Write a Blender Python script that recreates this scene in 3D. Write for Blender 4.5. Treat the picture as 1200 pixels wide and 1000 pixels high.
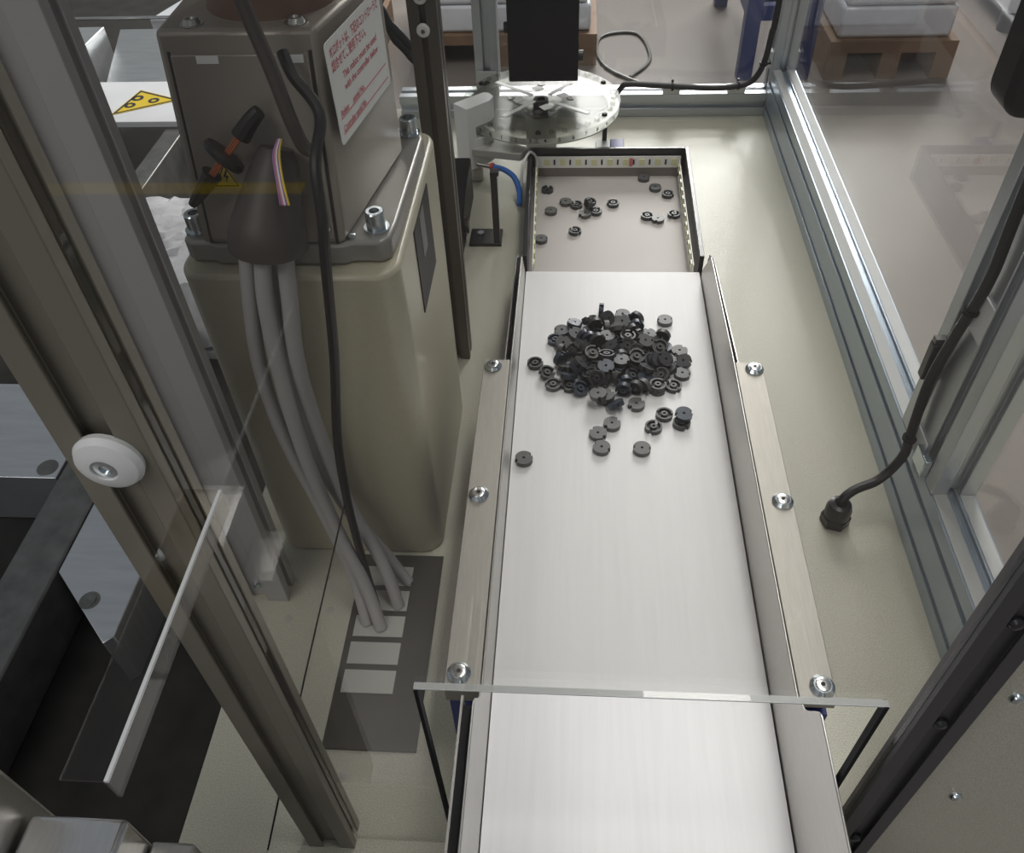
import bpy, bmesh, math, random
from mathutils import Vector, Matrix

for o in list(bpy.data.objects):
    bpy.data.objects.remove(o)
scene = bpy.context.scene
COL = scene.collection
PI = math.pi
random.seed(7)

# ------------------------------------------------------------------ camera
cd = bpy.data.cameras.new('camera'); cam = bpy.data.objects.new('camera', cd); COL.objects.link(cam)
cd.sensor_fit = 'HORIZONTAL'; cd.sensor_width = 36.0; cd.lens = 977.0 / 1200.0 * 36.0
cd.clip_start = 0.01; cd.clip_end = 60
right = Vector((0.99758563, 0.05896293, -0.03669164))
down = Vector((0.01679608, -0.71750076, -0.69635519))
fwd = Vector((-0.06738543, 0.69405766, -0.71675879))
M = Matrix.Identity(4)
for i in range(3):
    M[i][0] = right[i]; M[i][1] = -down[i]; M[i][2] = -fwd[i]
M[0][3], M[1][3], M[2][3] = 0.0, 0.0, 0.765
cam.matrix_world = M
scene.camera = cam

# ------------------------------------------------------------------ world, lights, exposure
w = bpy.data.worlds.new('hall'); scene.world = w; w.use_nodes = True
bg = w.node_tree.nodes['Background']
bg.inputs[0].default_value = (0.86, 0.93, 1.0, 1); bg.inputs[1].default_value = 0.13

def area(name, loc, target, sx, sy, power, col=(1, 1, 1)):
    ld = bpy.data.lights.new(name, 'AREA'); ld.shape = 'RECTANGLE'; ld.size = sx; ld.size_y = sy
    ld.energy = power; ld.color = col
    lo = bpy.data.objects.new(name, ld); COL.objects.link(lo); lo.location = loc
    lo.rotation_euler = (Vector(target) - Vector(loc)).to_track_quat('-Z', 'Y').to_euler()
    return lo
area('back_window_band', (1.1, 7.5, 3.5), (0.15, 0.9, 0.0), 3.4, 3.0, 440, (1.0, 0.985, 0.95))
area('ceiling_lamp_row', (0.50, 1.25, 3.3), (0.25, 1.2, 0), 2.6, 0.8, 50, (1.0, 0.985, 0.95))
area('ceiling_lamp_row_entrance', (-1.6, -1.8, 3.4), (-1.2, -1.4, -0.85), 2.4, 1.0, 27, (1.0, 0.97, 0.93))

vs = scene.view_settings
vs.view_transform = 'Standard'; vs.look = 'None'; vs.gamma = 1.0; vs.use_curve_mapping = False
vs.exposure = 0.80

# ------------------------------------------------------------------ materials
MAT = {}
def mat(name, col, rough=0.5, metal=0.0, bump=0.0, bscale=400.0, var=0.0, vscale=30.0, stretch=None, coat=0.0, emit=None):
    m = bpy.data.materials.new(name); m.use_nodes = True
    nt = m.node_tree; N = nt.nodes; L = nt.links; b = N['Principled BSDF']
    b.inputs['Roughness'].default_value = rough; b.inputs['Metallic'].default_value = metal
    b.inputs['Base Color'].default_value = (*col, 1)
    if coat: b.inputs['Coat Weight'].default_value = coat; b.inputs['Coat Roughness'].default_value = 0.12
    if emit:
        b.inputs['Emission Color'].default_value = (*emit[0], 1); b.inputs['Emission Strength'].default_value = emit[1]
    tc = N.new('ShaderNodeTexCoord'); vec = tc.outputs['Object']
    if stretch:
        mp = N.new('ShaderNodeMapping'); mp.inputs['Scale'].default_value = stretch
        L.new(vec, mp.inputs['Vector']); vec = mp.outputs['Vector']
    if var:
        n = N.new('ShaderNodeTexNoise'); n.inputs['Scale'].default_value = vscale; n.inputs['Detail'].default_value = 4
        L.new(vec, n.inputs['Vector'])
        r = N.new('ShaderNodeValToRGB')
        r.color_ramp.elements[0].position = 0.3; r.color_ramp.elements[1].position = 0.7
        r.color_ramp.elements[0].color = (*[max(0, c * (1 - var)) for c in col], 1)
        r.color_ramp.elements[1].color = (*[min(1, c * (1 + var)) for c in col], 1)
        L.new(n.outputs['Fac'], r.inputs['Fac']); L.new(r.outputs['Color'], b.inputs['Base Color'])
    if bump:
        n2 = N.new('ShaderNodeTexNoise'); n2.inputs['Scale'].default_value = bscale; n2.inputs['Detail'].default_value = 2
        L.new(vec, n2.inputs['Vector'])
        bp = N.new('ShaderNodeBump'); bp.inputs['Strength'].default_value = bump; bp.inputs['Distance'].default_value = 0.001
        L.new(n2.outputs['Fac'], bp.inputs['Height']); L.new(bp.outputs['Normal'], b.inputs['Normal'])
    MAT[name] = m
    return m

def glassmat(name, tint, refl=1.0, rough=0.01):
    m = bpy.data.materials.new(name); m.use_nodes = True
    nt = m.node_tree; N = nt.nodes; L = nt.links
    for n in list(N): N.remove(n)
    out = N.new('ShaderNodeOutputMaterial'); mix = N.new('ShaderNodeMixShader')
    tr = N.new('ShaderNodeBsdfTransparent'); tr.inputs[0].default_value = (*tint, 1)
    gl = N.new('ShaderNodeBsdfGlossy'); gl.inputs['Roughness'].default_value = rough
    gl.inputs['Color'].default_value = (refl, refl, refl, 1)
    lw = N.new('ShaderNodeLayerWeight'); lw.inputs['Blend'].default_value = 0.5
    p = N.new('ShaderNodeMath'); p.operation = 'POWER'; p.inputs[1].default_value = 5.0
    ma = N.new('ShaderNodeMath'); ma.operation = 'MULTIPLY_ADD'; ma.inputs[1].default_value = 0.95; ma.inputs[2].default_value = 0.045
    L.new(lw.outputs['Facing'], p.inputs[0]); L.new(p.outputs[0], ma.inputs[0]); L.new(ma.outputs[0], mix.inputs['Fac'])
    L.new(tr.outputs[0], mix.inputs[1]); L.new(gl.outputs[0], mix.inputs[2]); L.new(mix.outputs[0], out.inputs['Surface'])
    MAT[name] = m
    return m

mat('table', (0.47, 0.455, 0.37), 0.34, 0, 0.6, 650, 0.2, 800, coat=0.08)
mat('floor', (0.20, 0.175, 0.158), 0.30, 0, 0.05, 20, 0.10, 2.0, coat=0.25)
mat('alu', (0.52, 0.55, 0.58), 0.38, 0.85, 0.03, 60, 0.03, 8)
mat('alu_top', (0.55, 0.55, 0.54), 0.6, 0.2)
mat('alu_shaded', (0.075, 0.075, 0.082), 0.45, 0.5, 0.03, 80)  # aluminium with the front post's shade put into its colour
mat('alu_olive', (0.23, 0.21, 0.17), 0.45, 0.3)
mat('alu_soft', (0.50, 0.485, 0.485), 0.45, 0.35)
mat('alu_blue', (0.44, 0.51, 0.58), 0.30, 0.7)
mat('entry_dark', (0.055, 0.052, 0.045), 0.45)
mat('alu_bronze', (0.13, 0.115, 0.10), 0.42, 0.6)
mat('steel', (0.50, 0.485, 0.46), 0.36, 1.0, 0.06, 60, 0.07, 30, (30, 1.5, 30))
mat('steel_dull', (0.37, 0.35, 0.315), 0.5, 0.8, 0.06, 60, 0.07, 30, (30, 1.5, 30))
mat('steel_bright', (0.74, 0.73, 0.72), 0.25, 1.0, 0.04, 60, 0.05, 20, (20, 2, 20))
mat('zinc', (0.62, 0.68, 0.72), 0.22, 1.0)
mat('machined', (0.60, 0.62, 0.64), 0.40, 0.9, 0.05, 60, 0.07, 14, (1, 8, 1))
mat('grey_steel', (0.17, 0.17, 0.165), 0.45, 0.7, 0.08, 200, 0.2, 40)
mat('belt', (0.74, 0.73, 0.73), 0.55, 0, 0.02, 200, 0.025, 14, (14, 0.6, 1))
mat('black', (0.012, 0.012, 0.013), 0.45)
mat('black_satin', (0.018, 0.018, 0.02), 0.30)
mat('rubber', (0.008, 0.008, 0.009), 0.45)
mat('robot', (0.30, 0.265, 0.225), 0.36, 0.25, 0.05, 500, 0.03, 20)
mat('robot_light', (0.30, 0.29, 0.27), 0.36, 0.35, 0.05, 500)
mat('robot_brown', (0.17, 0.095, 0.065), 0.40, 0.15)
mat('pedestal', (0.465, 0.43, 0.32), 0.42, 0, 0.08, 700, 0.03, 200, coat=0.2)
mat('white_paint', (0.72, 0.73, 0.76), 0.45, 0, 0, 1, 0.04, 10)
mat('white_plastic', (0.75, 0.75, 0.74), 0.40)
mat('white_print', (0.80, 0.80, 0.78), 0.5)
mat('pink_white', (0.66, 0.61, 0.60), 0.5)
mat('ferrite', (0.050, 0.052, 0.055), 0.42, 0.1, 0.08, 2500, 0.15, 300)
mat('ferrite_grey', (0.095, 0.095, 0.095), 0.45, 0.1, 0.08, 2500, 0.12, 300)
mat('ferrite_blue', (0.045, 0.055, 0.075), 0.34, 0.1, 0.08, 2500)
mat('tray_plate', (0.47, 0.435, 0.41), 0.6, 0, 0, 1, 0.03, 8)
mat('liner', (0.20, 0.175, 0.15), 0.5)
mat('led_tape', (0.88, 0.87, 0.83), 0.5)
mat('led', (0.76, 0.74, 0.44), 0.3)
mat('blue_paint', (0.03, 0.045, 0.17), 0.4)
mat('navy', (0.025, 0.035, 0.16), 0.45)
mat('blue_tube', (0.02, 0.12, 0.42), 0.25)
mat('red', (0.55, 0.05, 0.04), 0.4)
mat('red_print', (0.62, 0.14, 0.15), 0.6)
mat('yellow', (0.72, 0.52, 0.03), 0.45)
mat('ink', (0.015, 0.015, 0.015), 0.6)
mat('grey_cable', (0.36, 0.345, 0.34), 0.5)
mat('sheath', (0.055, 0.045, 0.04), 0.5)
mat('copper', (0.45, 0.13, 0.05), 0.35, 0.3)
mat('violet', (0.28, 0.12, 0.35), 0.5)
mat('pink', (0.55, 0.20, 0.28), 0.5)
mat('plug', (0.40, 0.395, 0.36), 0.45)
mat('dark_bed', (0.026, 0.025, 0.023), 0.65, 0.0, 0.05, 60, 0.25, 20)
mat('wood', (0.20, 0.12, 0.07), 0.6, 0, 0.2, 40, 0.2, 12)
mat('film', (0.66, 0.68, 0.72), 0.22, 0, 0.2, 60, 0.08, 14, coat=0.5)
mat('bubble', (0.68, 0.68, 0.71), 0.18, 0, 0.3, 120, 0.10, 60, coat=0.7)
mat('tape_yellow', (0.75, 0.52, 0.02), 0.5)
mat('edge_black', (0.010, 0.010, 0.011), 0.7)
mat('edge_clear', (0.55, 0.56, 0.56), 0.25)
for k_ in ('black', 'entry_dark', 'edge_black'): MAT[k_].node_tree.nodes['Principled BSDF'].inputs['Specular IOR Level'].default_value = 0.15
MAT['dark_bed'].node_tree.nodes['Principled BSDF'].inputs['Specular IOR Level'].default_value = 0.15
glassmat('panel', (0.915, 0.915, 0.905), 0.9)
glassmat('panel_side', (0.93, 0.935, 0.945), 0.9)
glassmat('acrylic', (0.86, 0.87, 0.85), 0.4, 0.22)
glassmat('smoked', (0.84, 0.82, 0.78), 0.6, 0.05)

# ------------------------------------------------------------------ mesh helpers
class MB:
    def __init__(s): s.v = []; s.f = []
    def add(s, vs_, fs_):
        k = len(s.v); s.v += [tuple(p) for p in vs_]; s.f += [tuple(i + k for i in f) for f in fs_]; return s
    def box(s, x0, x1, y0, y1, z0, z1):
        return s.add([(x0,y0,z0),(x1,y0,z0),(x1,y1,z0),(x0,y1,z0),(x0,y0,z1),(x1,y0,z1),(x1,y1,z1),(x0,y1,z1)],
                     [(0,3,2,1),(4,5,6,7),(0,1,5,4),(1,2,6,5),(2,3,7,6),(3,0,4,7)])
    def hexa(s, bottom, top):
        n = len(bottom)
        return s.add(list(bottom) + list(top), [tuple(range(n))[::-1], tuple(range(n, 2*n))] + [(i, (i+1) % n, n+(i+1) % n, n+i) for i in range(n)])
    def extr(s, poly, a, b, axis='z'):
        g = {'z': lambda u, v, t: (u, v, t), 'y': lambda u, v, t: (u, t, v), 'x': lambda u, v, t: (t, u, v)}[axis]
        return s.hexa([g(u, v, a) for u, v in poly], [g(u, v, b) for u, v in poly])
    def cyl(s, c, axis, r, h, seg=20, r2=None):
        c = Vector(c); ax = Vector(axis).normalized(); u = ax.orthogonal().normalized(); q = ax.cross(u)
        r2 = r if r2 is None else r2
        bt = [c + r * (math.cos(2*PI*i/seg) * u + math.sin(2*PI*i/seg) * q) for i in range(seg)]
        tp = [c + ax * h + r2 * (math.cos(2*PI*i/seg) * u + math.sin(2*PI*i/seg) * q) for i in range(seg)]
        return s.hexa(bt, tp)
    def lathe(s, prof, c=(0, 0, 0), axis=(0, 0, 1), seg=24, closed=False):
        c = Vector(c); ax = Vector(axis).normalized(); u = ax.orthogonal().normalized(); q = ax.cross(u)
        vs_ = []; n = len(prof)
        for r, h in prof:
            for i in range(seg):
                a = 2*PI*i/seg; vs_.append(c + ax*h + r*(math.cos(a)*u + math.sin(a)*q))
        fs_ = []
        for j in range(n if closed else n - 1):
            k = (j + 1) % n
            for i in range(seg): fs_.append((j*seg+i, j*seg+(i+1) % seg, k*seg+(i+1) % seg, k*seg+i))
        if not closed:
            fs_.append(tuple(range(seg))[::-1]); fs_.append(tuple((n-1)*seg+i for i in range(seg)))
        return s.add(vs_, fs_)
    def tube(s, pts, r, seg=10, smooth=6):
        P = spline(pts, smooth) if smooth > 1 else [Vector(p) for p in pts]
        rad = r if callable(r) else (lambda t: r)
        n = len(P); u = None; vs_ = []
        for i, p in enumerate(P):
            t = (P[min(i+1, n-1)] - P[max(i-1, 0)]).normalized()
            u = t.orthogonal().normalized() if u is None else (u - t * u.dot(t)).normalized()
            q = t.cross(u); rr = rad(i / (n - 1))
            vs_ += [p + rr*(math.cos(2*PI*k/seg)*u + math.sin(2*PI*k/seg)*q) for k in range(seg)]
        fs_ = [(i*seg+k, i*seg+(k+1) % seg, (i+1)*seg+(k+1) % seg, (i+1)*seg+k) for i in range(n-1) for k in range(seg)]
        fs_ += [tuple(range(seg))[::-1], tuple((n-1)*seg+k for k in range(seg))]
        return s.add(vs_, fs_)
    def mesh(s, name, m, sharp=35):
        me = bpy.data.meshes.new(name); bm = bmesh.new()
        V = [bm.verts.new(p) for p in s.v]
        for f in s.f:
            try: bm.faces.new([V[i] for i in f])
            except ValueError: pass
        bmesh.ops.recalc_face_normals(bm, faces=bm.faces[:])
        for f in bm.faces: f.smooth = True
        for e in bm.edges:
            if len(e.link_faces) == 2 and e.calc_face_angle(0) > math.radians(sharp): e.smooth = False
        bm.to_mesh(me); bm.free(); me.materials.append(MAT[m])
        return me
    def build(s, name, m, parent=None, bevel=0.0):
        me = s.mesh(name, m); o = bpy.data.objects.new(name, me); COL.objects.link(o)
        if parent:
            o.parent = parent; o.matrix_parent_inverse = Matrix.Translation(parent.location).inverted() if parent.type == 'EMPTY' else Matrix.Identity(4)
        if bevel:
            b = o.modifiers.new('bevel', 'BEVEL'); b.width = bevel; b.segments = 2; b.limit_method = 'ANGLE'; b.angle_limit = math.radians(40)
        return o

def spline(pts, k):
    P = [Vector(p) for p in pts]; out = []
    for i in range(len(P) - 1):
        a, b, c, d = P[max(i-1, 0)], P[i], P[i+1], P[min(i+2, len(P)-1)]
        for j in range(k):
            t = j / k
            out.append(0.5*((2*b) + (c-a)*t + (2*a-5*b+4*c-d)*t*t + (3*b-a-3*c+d)*t*t*t))
    out.append(P[-1]); return out

def thing(name, label, cat, loc=(0, 0, 0), group=None):
    o = bpy.data.objects.new(name, None); COL.objects.link(o); o.location = loc; o.empty_display_size = 0.02
    o['label'] = label; o['category'] = cat
    if group: o['group'] = group
    return o
def tag(o, label, cat, group=None):
    o['label'] = label; o['category'] = cat
    if group: o['group'] = group
    return o
def struct(o):
    o['kind'] = 'structure'; return o
def B(*a): return MB().box(*a)

def profile(x0, x1, y0, y1, nx=1, ny=1, g=0.28, dep=0.010):
    """outline of an aluminium extrusion with T-slots, nx slots on the x-faces, ny on the y-faces"""
    def side(p, q, n, inward):
        p = Vector(p); q = Vector(q); L = (q - p).length; d = (q - p).normalized(); inn = Vector(inward)
        out = [p]; cell = L / n; sw = min(g * cell, g * 0.05) if False else g * cell
        for i in range(n):
            c = (i + 0.5) * cell
            for t, e in ((c - sw/2, 0), (c - sw/2, dep*0.35), (c - sw/2 - sw*0.15, dep*0.35), (c - sw/2 - sw*0.15, dep), (c + sw/2 + sw*0.15, dep), (c + sw/2 + sw*0.15, dep*0.35), (c + sw/2, dep*0.35), (c + sw/2, 0)):
                out.append(p + d*t + inn*e)
        return out
    pts = side((x0, y0), (x1, y0), nx, (0, 1)) + side((x1, y0), (x1, y1), ny, (-1, 0)) + side((x1, y1), (x0, y1), nx, (0, -1)) + side((x0, y1), (x0, y0), ny, (1, 0))
    return [(p[0], p[1]) for p in pts]

def rrect(x0, x1, y0, y1, r, n=6):
    out = []
    for cx, cy, a0 in ((x1-r, y1-r, 0), (x0+r, y1-r, 90), (x0+r, y0+r, 180), (x1-r, y0+r, 270)):
        for i in range(n + 1):
            a = math.radians(a0 + 90*i/n); out.append((cx + r*math.cos(a), cy + r*math.sin(a)))
    return out

def text_mesh(name, s, size, m, basis, parent, width=None, extr=0.00005):
    """flat print: basis = (origin, u, v, n)"""
    cu = bpy.data.curves.new(name, 'FONT'); cu.body = s; cu.size = size; cu.extrude = 0; cu.offset = size*0.018
    to = bpy.data.objects.new(name, cu); COL.objects.link(to)
    bpy.context.view_layer.update()
    me = bpy.data.meshes.new_from_object(to.evaluated_get(bpy.context.evaluated_depsgraph_get()))
    bpy.data.objects.remove(to)
    xs = [v.co.x for v in me.vertices]; sx = 1.0
    if width and xs: sx = width / (max(xs) - min(xs))
    O, u, v, n = [Vector(a) for a in basis]; u.normalize(); v.normalize(); n.normalize()
    x0 = min(xs) if xs else 0
    for q in me.vertices: q.co = O + u*((q.co.x - x0)*sx) + v*q.co.y + n*0.0004
    me.materials.clear(); me.materials.append(MAT[m]); me.name = name
    o = bpy.data.objects.new(name, me); COL.objects.link(o); o.parent = parent
    if parent.type == 'EMPTY': o.matrix_parent_inverse = Matrix.Translation(parent.location).inverted()
    return o

# ------------------------------------------------------------------ setting: floor, table
struct(B(-7, 7, -6, 9, -0.87, -0.85).build('floor', 'floor'))

tb = thing('machine_table', 'beige textured steel table plate carrying the whole machine cell', 'table', (0.03, 0.9, -0.85))
MB().extr([(-0.334, 0.19), (0.2434, 0.19), (0.2434, 0.252), (0.415, 0.252), (0.415, 1.645), (-0.366, 1.645), (-0.366, 0.465), (-0.334, 0.465)], -0.012, 0.0, 'z').build('table_top', 'table', tb, 0.0006)
for x, y in ((-0.32, 0.22), (0.36, 0.27), (-0.33, 1.60), (0.36, 1.60)):
    B(x, x+0.04, y, y+0.04, -0.85, -0.012).build('leg', 'alu', tb)
for x, y in ((-0.262, 0.504), (-0.250, 0.464), (-0.297, 0.500), (-0.292, 0.452), (-0.236, 0.30), (-0.20, 0.292)):
    MB().lathe([(0.0042, 0), (0.0042, 0.0003), (0.003, 0.0008), (0.001, 0.0008)], (x, y, 0), seg=12).build('screw', 'plug', tb)

# ------------------------------------------------------------------ enclosure: rails, posts
rl = thing('side_rail', 'tall aluminium rail with two grooves along the table edge beside the gland', 'rail', (0.39, 0.93, 0))
MB().extr(profile(0.370, 0.415, 0.0, 0.09, 1, 2, 0.17, 0.0035), 0.262, 1.600, 'y').build('rail_profile', 'alu_blue', rl, 0.0012)
B(0.3725, 0.3860, 0.264, 1.598, 0.0902, 0.0908).build('cover_strip', 'alu_top', rl)
B(0.3990, 0.4125, 0.264, 1.598, 0.0902, 0.0908).build('cover_strip', 'alu_top', rl)
rb = thing('back_rail', 'low aluminium rail with one groove closing the back of the table', 'rail', (-0.0, 1.62, 0))
MB().extr(profile(1.600, 1.645, 0.0, 0.045, 1, 1, 0.26, 0.009), -0.345, 0.370, 'x').build('rail_profile', 'alu', rb, 0.0012)

def post(name, label, x0, x1, y0, y1, z0, z1, m, nx=1, ny=1, g=0.28, loc=None, dep=0.009):
    t = thing(name, label, 'post', ((x0+x1)/2, (y0+y1)/2, z0))
    MB().extr(profile(x0, x1, y0, y1, nx, ny, g, dep), z0, z1, 'z').build('post_profile', m, t, 0.001)
    return t
pE = post('corner_post', 'aluminium corner post rising where the back rail meets the side rail', 0.370, 0.415, 1.600, 1.645, 0.0, 1.5, 'alu')
pD = post('side_post', 'double width aluminium post on the side rail carrying the clipped black cable', 0.370, 0.415, 0.566, 0.676, 0.0908, 1.5, 'alu', 1, 2)
B(0.362, 0.3699, 0.585, 0.612, 0.096, 0.118).build('corner_bracket', 'zinc', pD, 0.001)
pC = post('front_post', 'front post coloured dark for its shade, with button screws beside the beige sheet', 0.2116, 0.2434, 0.234, 0.246, 0.0, 1.4, 'alu_shaded', g=0.36, dep=0.004)
for z in (0.069, 0.269, 0.384, 0.55):
    MB().lathe([(0.0045, 0), (0.0045, 0.002), (0.003, 0.004), (0.0012, 0.0045)], (0.2275, 0.2378, z), (0, -1, 0), 14).build('button_screw', 'black_satin', pC)
pB = post('front_post', 'grey brown front post with a big white button screw in its groove', -0.218, -0.1775, 0.230, 0.252, 0.0, 1.4, 'alu_olive', g=0.36, dep=0.006)
wb = MB().lathe([(0.004, -0.004), (0.0145, -0.002), (0.0152, 0.001), (0.0135, 0.0040), (0.0085, 0.0062), (0.0060, 0.0064), (0.0055, 0.0045), (0.002, 0.0045)], (-0.1967, 0.2285, 0.504), (0, -1, 0), 28).build('white_button', 'white_plastic', pB)
MB().lathe([(0.0050, 0.0040), (0.0050, 0.0056), (0.0026, 0.0058), (0.0026, 0.0048), (0.0008, 0.0048)], (-0.1967, 0.2285, 0.504), (0, -1, 0), 16).build('socket', 'zinc', wb)
pA = post('inner_post', 'light grey aluminium post standing in front of the robot pedestal corner', -0.362, -0.2965, 0.473, 0.503, 0.0, 1.4, 'alu_soft', g=0.30, dep=0.008)
MB().lathe([(0.004, 0), (0.004, 0.002), (0.002, 0.0035), (0.001, 0.0038)], (-0.329, 0.481, 0.02), (0, -1, 0), 12).build('button_screw', 'zinc', pA)
pF = post('rear_post', 'dark bronze post with white button screws behind the robot', -0.168, -0.138, 0.870, 0.900, 0.0, 1.4, 'alu_bronze', g=0.2)
for z in (0.442, 0.474):
    wb = MB().lathe([(0.003, -0.003), (0.0070, -0.001), (0.0070, 0.001), (0.0055, 0.003), (0.0030, 0.0035), (0.001, 0.0030)], (-0.1535, 0.8700, z), (0, -1, 0), 20).build('white_button', 'white_plastic', pF)
    MB().cyl((-0.1535, 0.8665, z), (0, -1, 0), 0.0022, 0.0004, 8).build('socket', 'grey_steel', wb)
pG = post('back_post', 'slim aluminium post on the back rail behind the rotary disc', -0.190, -0.145, 1.600, 1.645, 0.045, 1.4, 'alu')
B(-0.186, -0.149, 1.592, 1.5999, 0.05, 0.095).build('foot_bracket', 'alu_top', pG, 0.001)
MB().cyl((-0.168, 1.592, 0.072), (0, -1, 0), 0.007, 0.004, 12).build('bracket_screw', 'black_satin', pG)

rf = thing('shade_plate', 'dark sheet metal roof plate added unseen on the posts to darken the robot side', 'roof plate', (-0.2, 0.7, 1.4))  # unseen plate added to keep ceiling light off the robot side
B(-0.62, 0.16, 0.21, 1.50, 1.4002, 1.412).build('shade_plate_body', 'grey_steel', rf)
B(-0.62, 0.16, 0.21, 0.225, 1.4122, 1.44).build('shade_rib', 'grey_steel', rf)
ob = thing('added_shade_sheet', 'opaque grey sheet added out of view to block back light from the robot side', 'sheet', (-0.45, 1.66, 0.32))  # unseen sheet added to keep window light off the robot side
B(-0.95, 0.06, 1.650, 1.655, 0.32, 1.4).build('shade_sheet', 'grey_steel', ob)
B(-0.95, 0.06, 1.6552, 1.675, 0.32, 0.335).build('shade_rib', 'grey_steel', ob)

# ------------------------------------------------------------------ clear panels
fpn = thing('clear_front_panel', 'clear plastic front panel with a notch cut out around the white conveyor', 'panel', (0.012, 0.24, 0))
MB().extr([(-0.1770, 0.001), (-0.093, 0.001), (-0.093, 0.285), (0.1936, 0.285), (0.1936, 0.001), (0.2114, 0.001), (0.2114, 1.3), (-0.1770, 1.3)], 0.238, 0.242, 'y').build('sheet', 'panel', fpn)
B(-0.0930, -0.0905, 0.2370, 0.2430, 0.001, 0.2835).build('notch_edge', 'edge_black', fpn)
B(0.1908, 0.1935, 0.2372, 0.2428, 0.001, 0.2845).build('notch_edge', 'edge_black', fpn)
B(-0.093, 0.1936, 0.2378, 0.2422, 0.2838, 0.2849).build('notch_edge', 'edge_clear', fpn)
sp1 = tag(B(0.3915, 0.3945, 0.677, 1.599, 0.0875, 1.4).build('clear_side_panel', 'panel_side'), 'clear side panel between the corner post and the double post', 'panel')
sp2 = tag(B(0.3915, 0.3945, 0.264, 0.565, 0.0875, 1.4).build('clear_side_panel', 'panel_side'), 'narrow clear side panel between the double post and dark front post', 'panel')
bp1 = tag(B(-0.144, 0.369, 1.621, 1.624, 0.046, 1.4).build('clear_back_panel', 'panel_side'), 'clear back panel above the back rail behind the rotary disc', 'panel')

bs = thing('beige_sheet', 'beige painted steel sheet with dome bolts beside dark front post', 'sheet', (0.45, 0.25, 0))
B(0.2438, 0.80, 0.246, 0.250, -0.60, 0.50).build('sheet_plate', 'table', bs)
for x, z in ((0.2835, 0.135), (0.268, 0.287)):
    MB().lathe([(0.0045, 0), (0.0045, 0.001), (0.0036, 0.003), (0.0012, 0.004)], (x, 0.246, z), (0, -1, 0), 14).build('dome_bolt', 'zinc', bs)

# ------------------------------------------------------------------ conveyor feeder
cv = thing('conveyor_feeder', 'stainless steel trough feeder with a long white belt', 'conveyor', (0.06, 0.6, 0.0))
ZB = 0.045
bl = MB()
prof_b = [(0.115, ZB), (1.010, ZB)] + [(1.010 + 0.016*math.sin(a), ZB - 0.016 + 0.016*math.cos(a)) for a in [PI*i/8 for i in range(1, 8)]] + [(1.010, ZB - 0.032), (0.115, ZB - 0.032)] + [(0.115 - 0.016*math.sin(a), ZB - 0.016 - 0.016*math.cos(a)) for a in [PI*i/8 for i in range(1, 8)]]
bl.extr(prof_b, -0.0655, 0.1855, 'x'); bl.build('belt', 'belt', cv)
def side_wall(x0, x1, mirror):
    outline = [(0.105, 0.008), (1.000, 0.008), (1.000, 0.060), (0.955, 0.112), (0.735, 0.124), (0.322, 0.124)]
    for i in range(9):
        t = i / 8; outline.append((0.312 - 0.030*t, 0.133 + 0.042*(3*t*t - 2*t**3)))
    outline += [(0.105, 0.175)]
    MB().extr(outline, x0, x1, 'x').build('trough_wall', 'steel', cv, 0.0006)
side_wall(-0.0685, -0.0665, -1); side_wall(0.1868, 0.1888, 1)
# near outer plates, set off from the walls by a black spacer
B(-0.0775, -0.0757, 0.105, 0.290, 0.008, 0.172).build('outer_plate', 'steel', cv)
B(-0.0755, -0.0687, 0.105, 0.286, 0.020, 0.164).build('spacer', 'black', cv)
# flanges along the trough (thin angle sheets) with their clamping bolts
for x0, x1, xe in ((-0.0990, -0.0690, -0.0990), (0.1890, 0.2185, 0.2170)):
    B(x0, x1, 0.322, 0.728, 0.1225, 0.125).build('flange', 'steel_dull', cv, 0.0006)
    B(x0, x1, 0.3205, 0.322, 0.100 if x0 < 0 else 0.112, 0.125).build('flange_lip', 'steel_dull', cv)
for x in (-0.0875, 0.2085):
    for y in (0.332, 0.5245, 0.716):
        wv = MB().lathe([(0.0102, 0), (0.0102, 0.0012), (0.0074, 0.0040), (0.0040, 0.0040)], (x, y, 0.1251), seg=24).build('flange_bolt', 'zinc', cv)
        MB().lathe([(0.0062, 0.0036), (0.0062, 0.0047), (0.0056, 0.0050), (0.0020, 0.0050), (0.0018, 0.0044), (0.0004, 0.0044)], (x, y, 0.1251), seg=18).build('bolt_head', 'steel_bright', wv)
        MB().cyl((x, y, 0.1296), (0, 0, 1), 0.0017, 0.0003, 6).build('hex_socket', 'black', wv)
# far double plates with black gap
for s, xi in ((-1, -0.0690), (1, 0.1893)):
    xa, xb = sorted((xi, xi + s*0.0065)); B(xa, xb, 0.735, 0.985, 0.012, 0.090).build('spacer', 'black', cv)
    xa, xb = sorted((xi + s*0.0067, xi + s*0.0085))
    MB().extr([(0.735, 0.010), (1.015, 0.010), (1.015, 0.075), (0.985, 0.090), (0.735, 0.110)], xa, xb, 'x').build('outer_plate', 'steel', cv, 0.0004)
# base under the flanges
B(-0.0960, 0.2150, 0.345, 0.720, 0.001, 0.006).build('base_plate', 'navy', cv)
for x0, x1 in ((-0.0975, -0.0790), (0.1930, 0.2190)):
    B(x0, x1, 0.3235, 0.720, 0.006, 0.092).build('side_beam', 'navy', cv, 0.001)
    B(x0+0.003, x1-0.003, 0.330, 0.715, 0.092, 0.1222).build('spacer_bar', 'black', cv)
B(-0.060, 0.180, 0.16, 0.98, 0.006, 0.0125).build('slider_bed', 'grey_steel', cv)

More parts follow.
